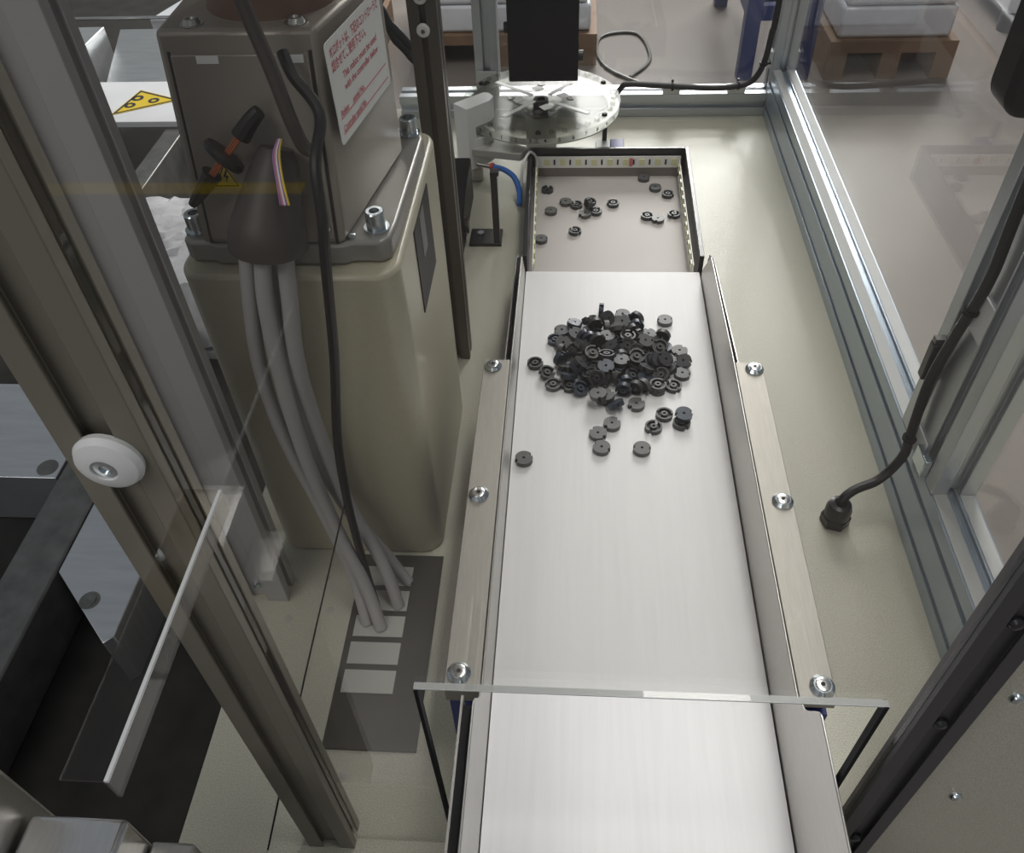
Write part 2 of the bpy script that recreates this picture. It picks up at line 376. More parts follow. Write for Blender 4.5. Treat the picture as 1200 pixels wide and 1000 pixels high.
# ------------------------------------------------------------------ backlight tray
tr = thing('inspection_tray', 'black framed inspection tray with led tape behind the belt end', 'tray', (0.06, 1.2, 0))
tq = [(-0.0640, 1.022), (0.1855, 1.022), (0.1915, 1.352), (-0.0710, 1.352)]
MB().hexa([(x, y, 0.004) for x, y in tq], [(x, y, 0.012) for x, y in tq]).build('light_plate', 'tray_plate', tr)
def bar(p, q, th, z0, z1):
    p = Vector((*p, 0)); q = Vector((*q, 0)); d = (q - p).normalized(); n = Vector((d.y, -d.x, 0)) * th
    c = [p, q, q + n, p + n]
    return MB().hexa([(a.x, a.y, z0) for a in c], [(a.x, a.y, z1) for a in c])
bar((-0.0715, 1.3525), (0.192, 1.3525), -0.006, 0.0, 0.062).build('frame_wall', 'black_satin', tr, 0.0006)
bar((0.1920, 1.3585), (0.1860, 1.0300), -0.0065, 0.0, 0.062).build('frame_wall', 'black_satin', tr, 0.0006)
bar((-0.0715, 1.3585), (-0.0645, 1.0300), 0.0065, 0.0, 0.062).build('frame_wall', 'black_satin', tr, 0.0006)
bar((-0.0700, 1.3500), (0.190, 1.3500), 0.0018, 0.012, 0.029).build('inner_liner', 'liner', tr)
lt = bar((-0.0660, 1.3482), (0.186, 1.3482), 0.0015, 0.029, 0.050).build('led_tape', 'led_tape', tr)
for i in range(9):
    x = -0.050 + i*0.0275
    B(x, x+0.0095, 1.3455, 1.3467, 0.034, 0.0455).build('led_chip', 'led', lt)
    B(x+0.0165, x+0.0195, 1.3458, 1.3467, 0.035, 0.0445).build('resistor', 'ink', lt)
B(0.098, 0.1035, 1.3456, 1.3467, 0.032, 0.047).build('cut_mark', 'red_print', lt)
for s in (-1, 1):
    a = (0.1845, 1.346) if s > 0 else (-0.0640, 1.346); b = (0.1800, 1.034) if s > 0 else (-0.0575, 1.034)
    lt = bar(a, b, 0.0012*s, 0.026, 0.044).build('led_tape', 'led_tape', tr)
    for i in range(12):
        t = (i + 0.5)/12; x = a[0]+(b[0]-a[0])*t - s*0.0022; y = a[1]+(b[1]-a[1])*t
        B(x-0.0011, x+0.0011, y-0.005, y+0.005, 0.030, 0.041).build('led_chip', 'led', lt)
        B(x-0.0009, x+0.0009, y+0.008, y+0.011, 0.029, 0.035).build('resistor', 'ink', lt)
tag(MB().tube([(-0.062, 1.335, 0.040), (-0.064, 1.338, 0.055), (-0.074, 1.325, 0.070), (-0.085, 1.300, 0.055), (-0.088, 1.29, 0.003)], 0.0022).build('lead_wire', 'white_plastic'), 'thin pale lead wire looping over the tray frame corner', 'wire')

# ------------------------------------------------------------------ pot cores
def core_mesh(m):
    mb = MB(); n = 30
    R0, R1, R2, R3, Ht, bt = 0.0017, 0.0041, 0.0081, 0.0103, 0.0062, 0.0022
    slot = lambda i: (i % 15) in (0, 1)
    rad = [R0, R1, R2, R3]
    def ring_h(j, i):   # radial cell j (0 post, 1 trough, 2 wall)
        if j == 0: return Ht
        if j == 1: return bt
        return 0 if slot(i) else Ht
    P = lambda r, i, z: (r*math.cos(2*PI*i/n), r*math.sin(2*PI*i/n), z)
    for i in range(n):
        k = i + 1
        for j in range(3):
            h = ring_h(j, i); a, b = rad[j], rad[j+1]
            if h == 0: continue
            mb.add([P(a, i, h), P(b, i, h), P(b, k, h), P(a, k, h), P(a, i, 0), P(b, i, 0), P(b, k, 0), P(a, k, 0)], [(0, 1, 2, 3), (7, 6, 5, 4)])
        mb.add([P(R0, i, 0), P(R0, k, 0), P(R0, k, Ht), P(R0, i, Ht)], [(0, 1, 2, 3)])
        mb.add([P(R1, i, bt), P(R1, k, bt), P(R1, k, Ht), P(R1, i, Ht)], [(0, 1, 2, 3)])
        if not slot(i):
            mb.add([P(R2, i, bt), P(R2, k, bt), P(R2, k, Ht), P(R2, i, Ht)], [(0, 1, 2, 3)])
            mb.add([P(R3, i, 0), P(R3, k, 0), P(R3, k, Ht), P(R3, i, Ht)], [(0, 1, 2, 3)])
            if slot(i-1): mb.add([P(R2, i, 0), P(R3, i, 0), P(R3, i, Ht), P(R2, i, Ht)], [(0, 1, 2, 3)])
            if slot(k): mb.add([P(R2, k, 0), P(R3, k, 0), P(R3, k, Ht), P(R2, k, Ht)], [(0, 1, 2, 3)])
        else:
            mb.add([P(R2, i, 0), P(R2, k, 0), P(R2, k, bt), P(R2, i, bt)], [(0, 1, 2, 3)])
    me = bpy.data.meshes.new('pot_core'); bm = bmesh.new()
    V = [bm.verts.new(p) for p in mb.v]
    for f in mb.f: bm.faces.new([V[i] for i in f])
    bmesh.ops.remove_doubles(bm, verts=bm.verts[:], dist=1e-5)
    bmesh.ops.recalc_face_normals(bm, faces=bm.faces[:])
    for v in bm.verts: v.co.z -= Ht/2
    for f in bm.faces: f.smooth = True
    for e in bm.edges:
        if len(e.link_faces) != 2 or e.calc_face_angle(0) > 0.6: e.smooth = False
    bm.to_mesh(me); bm.free(); me.materials.append(MAT[m]); return me
CORE = [core_mesh('ferrite'), core_mesh('ferrite_grey'), core_mesh('ferrite_blue')]
CR, CH = 0.0103, 0.0062
def core(x, y, z, rot, mi, label, group):
    o = bpy.data.objects.new('pot_core', CORE[mi]); COL.objects.link(o)
    o.location = (x, y, z); o.rotation_mode = 'QUATERNION'; o.rotation_quaternion = rot
    tag(o, label, 'ferrite core', group); return o
from mathutils import Quaternion
def flat(up, a): return Quaternion((0, 0, 1), a) @ (Quaternion() if up else Quaternion((1, 0, 0), PI))

# loose cores on the belt: (x, y, open side up, angle, material)
GL = 'loose cores lying on the belt'; LL = 'dark grey pot core lying loose on the white belt beside the heap'
loose = [(-0.044, 0.808, 1, 0.2, 0), (-0.0505, 0.642, 0, 0.7, 1), (0.128, 0.898, 0, 0.3, 1), (0.1010, 0.6965, 1, 0.9, 0), (0.1150, 0.7180, 1, -0.5, 0),
         (0.1345, 0.7040, 1, 1.9, 0), (0.0855, 0.6610, 0, 0.1, 1), (0.0520, 0.7005, 0, 0.9, 1), (0.0350, 0.6840, 0, 2.6, 1), (0.0390, 0.6615, 0, -0.3, 1)]
for x, y, up, a, mi in loose:
    core(x, y, ZB + CH/2 + 0.0001, flat(up, a), mi, ('blackish pot core lying loose near the heap, open ringed side up' if up else 'grey pot core lying loose near the heap, flat closed back up'), GL)
core(0.1370, 0.7120, ZB + CH*1.5 + 0.0008, Quaternion((1, 0.2, 0), 0.10) @ flat(0, 0.4), 2, 'bluish dark pot core resting on top of a loose core near the trough wall', GL)

# heap: let cylinders of the cores' size fall and settle (20 times enlarged for a stable solver), then keep their poses
GH = 'pot cores heaped on the belt'; LH = 'dark grey pot core in the big heap on the white belt'
def settle(n, cx, cy, seed):
    K = 20.0; rg = random.Random(seed)
    lay = bpy.context.view_layer
    def add(me, loc, kind, shape):
        o = bpy.data.objects.new('tmp', me); COL.objects.link(o); o.location = loc
        lay.objects.active = o; o.select_set(True)
        bpy.ops.rigidbody.object_add(); rbd = o.rigid_body
        rbd.type = kind; rbd.collision_shape = shape; rbd.friction = 1.7; rbd.restitution = 0.0
        rbd.use_margin = True; rbd.collision_margin = 0.0
        rbd.linear_damping = 0.75; rbd.angular_damping = 0.75
        o.select_set(False); return o
    bpy.ops.rigidbody.world_add(); rw = scene.rigidbody_world
    rw.substeps_per_frame = 12; rw.solver_iterations = 30; rw.point_cache.frame_start = 1; rw.point_cache.frame_end = 400
    g0 = scene.gravity.copy(); scene.gravity = (0, 0, -60.0)
    gm = MB().box(-8, 8, -8, 8, -0.5, 0.5).mesh('tmp', 'belt')
    cm = MB().cyl((0, 0, -CH/2*K), (0, 0, 1), CR*K, CH*K, 20).mesh('tmp', 'belt')
    tmp = [add(gm, (0, 0, -0.5), 'PASSIVE', 'BOX')]
    bod = []
    for k in range(n):
        a = 2*PI*(k % 6)/6 + 0.5*(k//6); rr = K*(0.027 + rg.uniform(-0.003, 0.003)) * (0.55 if k > 84 else 1.0)
        if k > 84: a = PI*(k % 2) + 0.7*k; rr = K*0.014
        lev = k//6 if k <= 84 else 14 + (k - 84)//2
        o = add(cm, (rr*math.cos(a), rr*math.sin(a), K*(0.012 + 0.014*lev)), 'ACTIVE', 'CONVEX_HULL')
        o.rotation_euler = (rg.uniform(-0.5, 0.5) + (PI if rg.random() < 0.30 else 0), rg.uniform(-0.5, 0.5), rg.random()*6.28)
        o.rigid_body.mass = 0.5; bod.append(o)
    for f in range(1, 241): scene.frame_set(f)
    dg = bpy.context.evaluated_depsgraph_get(); out = []
    for o in bod:
        m = o.evaluated_get(dg).matrix_world.copy(); t = m.translation / K
        out.append((Vector((cx + t.x, cy + t.y, ZB + t.z)), m.to_quaternion()))
    bpy.ops.rigidbody.world_remove()
    for o in tmp + bod: bpy.data.objects.remove(o)
    scene.gravity = g0; scene.frame_set(1)
    for me in (gm, cm): bpy.data.meshes.remove(me)
    return out
rng = random.Random(5)
for p, q in settle(126, 0.057, 0.822, 11):
    d = math.hypot(p.x - 0.057, p.y - 0.822)
    if d > 0.094: continue
    if any(math.hypot(p.x - l[0], p.y - l[1]) < 2.0*CR for l in loose) and p.z < ZB + 0.012: continue
    mi = rng.choices((0, 1, 2), (7, 2, 2))[0]; up = (q @ Vector((0, 0, 1))).z
    lab = ('blackish', 'lighter grey', 'bluish')[mi] + ' pot core ' + ('showing its open ringed side' if up > 0.35 else 'showing its flat closed back' if up < -0.35 else 'tipped on edge') + ' in the heap on the belt'
    core(p.x, p.y, p.z + 0.0001, q, mi, lab, GH)

# cores on the tray
LT = 'dark pot core scattered on the plate of the inspection tray'; GT = 'cores on the inspection tray'
ZT = 0.012
tray_px = [(0.124, 1.335, 0, 0.1), (0.142, 1.302, 0, 0.5), (0.162, 1.281, 1, 2.2), (0.1675, 1.218, 1, 1.0), (0.0685, 1.252, 1, 0.3), (-0.043, 1.297, 1, 1.2), (-0.035, 1.228, 0, 0.2),
           (-0.011, 1.256, 0, 0.6), (0.0075, 1.247, 1, 1.8), (0.030, 1.2565, 1, 2.6), (0.0215, 1.2185, 0, 0.9), (0.0395, 1.2270, 1, 0.4), (0.0055, 1.168, 1, 2.0), (-0.0485, 1.144, 0, 0.2), (0.1235, 1.213, 1, 2.4), (0.1405, 1.2030, 0, 1.4)]
for x, y, up, a in tray_px:
    core(x, y, ZT + CH/2 + 0.0001, flat(up, a), 1 if not up else 0, ('blackish pot core on the inspection tray plate, open ringed side up' if up else 'grey pot core on the inspection tray plate, flat closed back up'), GT)
core(0.0275, 1.2365, ZT + CR + 0.0001, Quaternion((0, 0, 1), 0.4) @ Quaternion((0, 1, 0), PI/2), 0, 'dark pot core standing on edge on the plate of the inspection tray', GT)

# ------------------------------------------------------------------ rotary index disc and what surrounds it
dc = thing('rotary_disc', 'clear acrylic rotary index disc with white cross strips and rim numbers', 'disc', (-0.057, 1.45, 0))
DX, DY, DZ, DR = -0.059, 1.462, 0.100, 0.142
MB().lathe([(0.014, DZ-0.013), (DR, DZ-0.013), (DR, DZ), (0.014, DZ)], (DX, DY, 0), seg=72, closed=True).build('disc_plate', 'acrylic', dc)
MB().lathe([(DR-0.020, DZ-0.0155), (DR-0.001, DZ-0.0155), (DR-0.001, DZ-0.0135), (DR-0.020, DZ-0.0135)], (DX, DY, 0), seg=60, closed=True).build('rim_ring', 'plug', dc)
MB().lathe([(0.0135, DZ-0.04), (0.0135, DZ+0.001), (0.008, DZ+0.001), (0.008, DZ-0.003), (0.001, DZ-0.003)], (DX, DY, 0), seg=28).build('hub', 'black', dc)
MB().lathe([(0.034, DZ-0.020), (0.034, DZ-0.0160), (0.032, DZ-0.0145), (0.01, DZ-0.0145)], (DX, DY, 0), seg=40).build('support_plate', 'grey_steel', dc)
MB().cyl((DX, DY, 0), (0, 0, 1), 0.028, DZ-0.02, 28).build('turntable_body', 'plug', dc)
for (ax_, ay_), (bx_, by_) in (((-0.144, 1.535), (-0.075, 1.478)), ((-0.122, 1.395), (-0.070, 1.455)), ((-0.045, 1.478), (-0.007, 1.528)), ((-0.043, 1.455), (0.026, 1.405))):
    d = Vector((bx_-ax_, by_-ay_, 0)).normalized(); n = Vector((-d.y, d.x, 0))*0.0042
    c = [(ax_+n.x, ay_+n.y), (ax_-n.x, ay_-n.y), (bx_-n.x, by_-n.y), (bx_+n.x, by_+n.y)]
    MB().hexa([(x, y, DZ+0.0002) for x, y in c], [(x, y, DZ+0.0012) for x, y in c]).build('white_strip', 'white_print', dc)
for cx_, cy_ in ((-0.066, 1.508), (-0.100, 1.462), (-0.019, 1.476), (-0.049, 1.430)):
    b = math.radians(35)
    c = [(cx_ + u*math.cos(b) - v*math.sin(b), cy_ + u*math.sin(b) + v*math.cos(b)) for u, v in ((-0.009, -0.009), (0.009, -0.009), (0.009, 0.009), (-0.009, 0.009))]
    MB().hexa([(x, y, DZ+0.0002) for x, y in c], [(x, y, DZ+0.0010) for x, y in c]).build('white_pad', 'white_print', dc)
for x, y in ((-0.112, 1.466), (-0.006, 1.462), (-0.062, 1.410), (-0.0600, 1.522)):
    MB().lathe([(0.0065, 0), (0.0065, 0.002), (0.003, 0.0025), (0.001, 0.0018)], (x, y, DZ), seg=14).build('screw', 'grey_steel', dc)
for k in range(36):
    a = 2*PI*k/36
    MB().lathe([(0.0048, 0), (0.0048, 0.003), (0.0034, 0.0045), (0.0014, 0.0045)], (DX+(DR-0.012)*math.cos(a), DY+(DR-0.012)*math.sin(a), DZ), seg=10).build('rim_pocket', 'black' if k % 6 == 3 else 'acrylic', dc)
for k in range(18):       # numbers engraved round the rim
    a = math.radians(180 + 10*k + 5); ca, sa = math.cos(a), math.sin(a)
    text_mesh('rim_number', str((k + 5) % 10), 0.010, 'ink', ((DX + DR*ca - 0.003*-sa, DY + DR*sa - 0.003*ca, DZ-0.0105), (-sa, ca, 0), (0, 0, 1), (ca, sa, 0)), dc)

cc = thing('camera_column', 'wide black square column hanging over the rotary disc', 'column', (-0.0535, 1.50, 0.135))
B(-0.114, 0.0065, 1.450, 1.560, 0.137, 1.4).build('column_body', 'black', cc, 0.002)
for x, z in ((-0.1145, 0.215), (0.007, 0.165)):
    MB().cyl((x, 1.49, z), (-1 if x < 0 else 1, 0, 0), 0.010, 0.008, 12).build('side_knob', 'black_satin', cc)

sb = thing('sensor_block', 'white angled plastic block reaching under the rim of the clear disc', 'sensor block', (-0.172, 1.36, 0.0))
blk = [(-0.203, 1.362), (-0.178, 1.338), (-0.142, 1.372), (-0.137, 1.388), (-0.146, 1.402), (-0.155, 1.404)]
bb = MB().extr(blk, 0.104, 0.140, 'z').extr([(-0.203, 1.362), (-0.178, 1.338), (-0.166, 1.3495), (-0.187, 1.376)], 0.080, 0.104, 'z').extr(blk, 0.030, 0.080, 'z')
bb.build('block_body', 'white_plastic', sb)
MB().extr([(-0.1775, 1.342), (-0.090, 1.322), (-0.075, 1.345), (-0.150, 1.392)], 0.055, 0.068, 'z').build('lower_finger', 'plug', sb, 0.001)
MB().cyl((-0.125, 1.336, 0.0602), (0.2, -1, 0), 0.004, 0.003, 12).build('finger_screw', 'black_satin', sb)
MB().lathe([(0.013, 0.002), (0.013, 0.022), (0.010, 0.024), (0.010, 0.0298)], (-0.172, 1.362, 0), seg=20).build('threaded_foot', 'steel', sb)
ft = thing('air_fitting', 'brass push fitting with red collar at the end of the blue air hose', 'fitting', (-0.15, 1.30, 0.04))
MB().cyl((-0.166, 1.332, 0.045), (1, -0.35, 0), 0.004, 0.026, 12).build('fitting_body', 'steel', ft)
MB().cyl((-0.1415, 1.3234, 0.045), (1, -0.35, 0), 0.0068, 0.005, 14).build('collar', 'red', ft)
tag(MB().tube([(-0.136, 1.3215, 0.045), (-0.118, 1.314, 0.044), (-0.100, 1.302, 0.036), (-0.091, 1.285, 0.020), (-0.090, 1.26, 0.008)], 0.0048).build('air_hose', 'blue_tube'), 'short blue air hose running beside the tray frame', 'hose')
bk = thing('black_stand', 'black bracket stand between the robot pedestal and the tray', 'stand', (-0.16, 1.2, 0))
B(-0.165, -0.113, 1.146, 1.190, 0.0, 0.006).build('foot_plate', 'black_satin', bk, 0.0006)
B(-0.125, -0.115, 1.148, 1.158, 0.006, 0.125).build('upright', 'black_satin', bk, 0.0006)
B(-0.1250, -0.112, 1.146, 1.160, 0.1252, 0.131).build('top_cap', 'black_satin', bk)
MB().cyl((-0.148, 1.170, 0.006), (0, 0, 1), 0.006, 0.006, 6).build('hex_bolt', 'zinc', bk)
md = thing('drive_motor', 'black wedge shaped motor cover beside the robot pedestal', 'motor', (-0.18, 1.15, 0))
MB().extr([(1.09, 0.0), (1.30, 0.0), (1.30, 0.075), (1.20, 0.070), (1.09, 0.025)], -0.235, -0.172, 'x').build('motor_cover', 'black', md, 0.003)
MB().cyl((-0.1715, 1.16, 0.030), (1, 0, 0), 0.012, 0.006, 16).build('cover_knob', 'black_satin', md)
vb = thing('valve_block', 'small grey and blue valve block on the table behind the tray', 'valve block', (0.055, 1.40, 0))
B(0.040, 0.064, 1.385, 1.415, 0.0, 0.045).build('valve_body', 'white_plastic', vb, 0.001)
B(0.066, 0.090, 1.385, 1.415, 0.0, 0.048).build('valve_cap', 'navy', vb, 0.001)
tag(B(0.052, 0.060, 1.415, 1.424, 0.0, 0.082).build('disc_prop', 'black_satin'), 'thin black prop rod under the edge of the clear disc', 'rod')

# ------------------------------------------------------------------ robot pedestal
pd = thing('robot_pedestal', 'tall beige cast pedestal with rounded corners under the robot', 'pedestal', (-0.23, 0.65, 0))
PT = 0.375
MB().extr(rrect(-0.321, -0.138, 0.541, 0.790, 0.022), 0.0, PT, 'z').build('pedestal_body', 'pedestal', pd, 0.004)
pw = B(-0.1382, -0.1370, 0.622, 0.706, 0.276, 0.364).build('side_window', 'black', pd)
B(-0.1371, -0.1366, 0.650, 0.672, 0.318, 0.362).build('window_label', 'grey_steel', pw)

# ------------------------------------------------------------------ robot base
rbt = thing('industrial_robot', 'brown grey robot base casting with white and red label', 'robot', (-0.23, 0.65, PT))
foot = [(-0.316, 0.566), (-0.308, 0.560), (-0.292, 0.560), (-0.286, 0.556), (-0.182, 0.556), (-0.176, 0.560), (-0.152, 0.560), (-0.145, 0.567), (-0.143, 0.590), (-0.141, 0.735), (-0.148, 0.757), (-0.160, 0.762), (-0.305, 0.762), (-0.316, 0.755)]
MB().extr(foot, PT+0.0002, PT+0.020, 'z').build('foot_flange', 'robot_light', rbt, 0.003)
ZT0, ZT1 = PT+0.020, 0.548
def fy(z): return 0.557 + 0.226*(z-0.395)
bot = [(-0.296, fy(ZT0), ZT0), (-0.180, fy(ZT0), ZT0), (-0.156, 0.705, ZT0), (-0.170, 0.745, ZT0), (-0.300, 0.745, ZT0)]
top = [(-0.296, fy(ZT1), ZT1), (-0.180, fy(ZT1), ZT1), (-0.156, 0.710, ZT1), (-0.170, 0.745, ZT1), (-0.300, 0.745, ZT1)]
MB().hexa(bot, top).build('housing', 'robot', rbt, 0.004)
def fquad(x0, x1, z0, z1, d0, d1):    # slab on the sloping front face
    return MB().hexa([(x0, fy(z0)-d0, z0), (x1, fy(z0)-d0, z0), (x1, fy(z1)-d0, z1), (x0, fy(z1)-d0, z1)],
                     [(x0, fy(z0)-d1, z0), (x1, fy(z0)-d1, z0), (x1, fy(z1)-d1, z1), (x0, fy(z1)-d1, z1)])
fc = fquad(-0.2870, -0.1870, 0.4000, 0.5330, -0.002, 0.0022).build('front_cover', 'robot', rbt, 0.001)
fquad(-0.2895, -0.2872, 0.3960, 0.5345, -0.001, 0.0004).build('cover_seam', 'ink', fc)
fquad(-0.1868, -0.1845, 0.3960, 0.5345, -0.001, 0.0004).build('cover_seam', 'ink', fc)
for x in (-0.268, -0.2065):
    fquad(x, x+0.0160, 0.5275, 0.5325, 0.0018, 0.0030).build('cover_slot', 'white_print', fc)
# upper column and its dark bore
cl = MB().lathe([(0.050, ZT1-0.001), (0.048, ZT1+0.010), (0.046, ZT1+0.20), (0.030, ZT1+0.20)], (-0.226, 0.655, 0), seg=40).build('turning_column', 'robot_brown', rbt)
B(-0.300, -0.150, 0.565, 0.78, ZT1+0.20, ZT1+0.34).build('arm_casting', 'robot', rbt, 0.01)
for x, y in ((-0.272, 0.603), (-0.196, 0.603)):
    MB().lathe([(0.0085, 0), (0.0085, 0.0006), (0.0065, 0.0006), (0.0050, 0.004), (0.0030, 0.004), (0.001, 0.002)], (x, y, ZT1), seg=16).build('top_screw', 'steel', rbt)
for x, y in ((-0.306, 0.577), (-0.158, 0.580), (-0.155, 0.742), (-0.304, 0.746)):
    cbt = MB().lathe([(0.0105, 0), (0.0105, 0.0022), (0.0080, 0.0022), (0.0080, 0.0155), (0.0070, 0.0165), (0.0042, 0.0165), (0.0040, 0.011), (0.001, 0.011)], (x, y, PT+0.0202), seg=20).build('cap_bolt', 'zinc', rbt)
    MB().cyl((x, y, PT+0.0322), (0, 0, 1), 0.0036, 0.0008, 6).build('hex_socket', 'grey_steel', cbt)
for x in (-0.285, -0.176):
    MB().lathe([(0.0035, 0), (0.0035, 0.003), (0.0015, 0.0036)], (x, 0.566, PT+0.020), seg=10).build('small_screw', 'zinc', rbt)
for x, z in ((-0.192, 0.410), (-0.2085, 0.4900)):
    MB().lathe([(0.0036, 0), (0.0036, 0.003), (0.0022, 0.0042), (0.0008, 0.0034)], (x, fy(z)-0.002, z), (0, -1, 0.1), 12).build('cover_screw', 'zinc', rbt)
# rating label on the right flank
n_l = Vector((0.15, -0.024, 0)).normalized(); u_l = Vector((0.024, 0.15, 0)).normalized(); v_l = Vector((0, 0, 1))
O_l = Vector((-0.180, 0.555, 0)) + u_l*0.0; O_l.z = 0
def lp(s, z, off=0.0006): p = O_l + u_l*s + n_l*off; return Vector((p.x, p.y, z))
s0, s1, z0, z1 = 0.026, 0.140, 0.466, 0.541
flank = lambda off: [lp(s0, z0, off), lp(s1, z0, off), lp(s1, z1, off), lp(s0, z1, off)]
rr_ = rrect(s0, s1, z0, z1, 0.004)
lb = MB().hexa([lp(a, b, 0.0026) for a, b in rr_], [lp(a, b, 0.0032) for a, b in rr_]).build('rating_label', 'white_print', rbt)
def ltext(s, ds, z, size, width):
    o = text_mesh('label_print', s, size, 'red_print', (lp(s0+ds, z, 0.0030), u_l, v_l, n_l), rbt, width)
    o.parent = lb; o.matrix_parent_inverse = Matrix.Identity(4); o.location = (0, 0, 0)
ltext('本ロボットは、下記のコントローラと', 0.006, 0.5290, 0.0085, 0.102)
ltext('組合せてご使用下さい。', 0.006, 0.5195, 0.0085, 0.070)
ltext('This robot must be used', 0.022, 0.5080, 0.0075, 0.074)
ltext('with the controller below', 0.022, 0.4995, 0.0075, 0.074)
ltext('Robot', 0.007, 0.4855, 0.0072, 0.016)
ltext('serial No.', 0.032, 0.4855, 0.0072, 0.026)
ltext('Controller serial No.', 0.007, 0.4738, 0.0072, 0.050)
for zz, a, b in ((0.4842, 0.006, 0.108), (0.4727, 0.006, 0.108)):
    MB().hexa([lp(s0+a, zz, 0.0033), lp(s0+b, zz, 0.0033), lp(s0+b, zz+0.0005, 0.0033), lp(s0+a, zz+0.0005, 0.0033)], [lp(s0+a, zz, 0.0036), lp(s0+b, zz, 0.0036), lp(s0+b, zz+0.0005, 0.0036), lp(s0+a, zz+0.0005, 0.0036)]).build('label_line', 'red_print', lb)
# high-voltage sticker: yellow triangle, black border, bolt
def tri(cx, cz, h, d0, d1):
    pts = [(cx-h*0.58, cz-h*0.4), (cx+h*0.58, cz-h*0.4), (cx, cz+h*0.6)]
    return MB().hexa([(x, fy(z)-d0, z) for x, z in pts], [(x, fy(z)-d1, z) for x, z in pts])
st = tri(-0.2645, 0.4485, 0.0185, 0.0018, 0.0026).build('warning_sticker', 'yellow', rbt)
def tri_frame(cx, cz, h, wd, d0, d1):
    o_ = [(cx-h*0.58, cz-h*0.4), (cx+h*0.58, cz-h*0.4), (cx, cz+h*0.6)]
    i_ = [(cx+(x-cx)*wd, cz+(z-cz)*wd) for x, z in o_]
    mb = MB()
    for k in range(3):
        q = [o_[k], o_[(k+1) % 3], i_[(k+1) % 3], i_[k]]
        mb.hexa([(x, fy(z)-d0, z) for x, z in q], [(x, fy(z)-d1, z) for x, z in q])
    return mb
tri_frame(-0.2645, 0.4485, 0.0165, 0.84, 0.0026, 0.0029).build('sticker_border', 'ink', st)
zg = [(-0.2640, 0.4540), (-0.2662, 0.4490), (-0.2640, 0.4492), (-0.2650, 0.4445), (-0.2620, 0.4500), (-0.2640, 0.4499), (-0.2625, 0.4540)]
MB().hexa([(x, fy(z)-0.0026, z) for x, z in zg], [(x, fy(z)-0.0029, z) for x, z in zg]).build('bolt_symbol', 'ink', st)
st2 = tri(-0.2225, 0.4485, 0.016, 0.0018, 0.0026).build('warning_sticker', 'yellow', rbt)

# plugged service cable in front of the cover
sc = thing('service_cable', 'black sleeved cable with orange wires through a round black grommet', 'cable', (-0.255, 0.55, 0.47))
MB().tube([(-0.2230, 0.562, 0.503), (-0.2300, 0.560, 0.497), (-0.2400, 0.557, 0.486)], lambda t: 0.0050 + 0.0022*t, 10, 3).build('sleeve', 'rubber', sc)
MB().tube([(-0.2655, 0.548, 0.462), (-0.2760, 0.546, 0.450), (-0.2870, 0.545, 0.438)], lambda t: 0.0078 - 0.0045*t, 10, 3).build('sleeve', 'rubber', sc)
MB().lathe([(0.004, -0.004), (0.0155, -0.003), (0.0165, 0.0), (0.0155, 0.003), (0.004, 0.006)], (-0.2545, 0.5525, 0.4735), (-0.60, -0.35, -0.55), 24).build('grommet', 'rubber', sc)
for d in (-0.0022, 0.0, 0.0022):
    MB().tube([(-0.2390+d, 0.556, 0.488), (-0.2480+d, 0.553, 0.479), (-0.2600+d, 0.5475, 0.467), (-0.2670+d, 0.546, 0.460)], 0.0012, 6, 3).build('wire', 'copper', sc)

# cable sheath and cables down the pedestal
sh = thing('cable_sheath', 'dark flared sheath hanging on the robot front where grey cables emerge', 'sheath', (-0.235, 0.54, 0.42))
MB().tube([(-0.2150, 0.556, 0.478), (-0.2180, 0.550, 0.464), (-0.2240, 0.540, 0.442), (-0.2285, 0.531, 0.422), (-0.2300, 0.529, 0.412)], lambda t: 0.012 + 0.0180*min(1, t*1.35), 18, 4).build('sheath_body', 'sheath', sh)
for i, (m_, dx) in enumerate((('violet', -0.003), ('pink', -0.001), ('white_print', 0.001), ('violet', 0.0028), ('yellow', 0.0045))):
    MB().tube([(-0.2080+dx*0.3, 0.5475, 0.489), (-0.2110+dx*0.6, 0.5400, 0.480), (-0.2085+dx*0.6, 0.5280, 0.466), (-0.2040+dx*0.8, 0.5140, 0.456)], 0.0009, 6, 4).build('thin_wire', m_, sh)
GC = 'grey cables hanging down the pedestal'
cabs = [([(-0.2465, 0.532, 0.420), (-0.2520, 0.518, 0.375), (-0.2620, 0.515, 0.300), (-0.2600, 0.512, 0.220), (-0.2440, 0.505, 0.130), (-0.2200, 0.480, 0.050), (-0.2060, 0.448, 0.002)], 0.0064, 'outermost grey cable hanging from the sheath toward the pedestal edge'),
        ([(-0.2310, 0.522, 0.420), (-0.2380, 0.512, 0.373), (-0.2420, 0.505, 0.290), (-0.2410, 0.502, 0.200), (-0.2300, 0.495, 0.110), (-0.2060, 0.470, 0.040), (-0.1900, 0.442, 0.002)], 0.0068, 'thick grey cable hanging in the middle of the bundle from the sheath'),
        ([(-0.2160, 0.524, 0.420), (-0.2195, 0.516, 0.375), (-0.2265, 0.512, 0.315), (-0.2280, 0.515, 0.235), (-0.2180, 0.513, 0.120), (-0.1920, 0.495, 0.050), (-0.1760, 0.470, 0.002)], 0.0068, 'light grey cable hanging straight from the sheath beside the black cable'),
        ([(-0.2300, 0.536, 0.420), (-0.2310, 0.528, 0.360), (-0.2390, 0.527, 0.300), (-0.2480, 0.528, 0.220), (-0.2300, 0.526, 0.110), (-0.1960, 0.516, 0.040), (-0.1700, 0.500, 0.002)], 0.0060, 'grey cable hidden behind the others close to the pedestal face')]
for pts, r, lab in cabs:
    tag(MB().tube(pts, r, 12, 6).build('grey_cable', 'grey_cable'), lab, 'cable', GC)
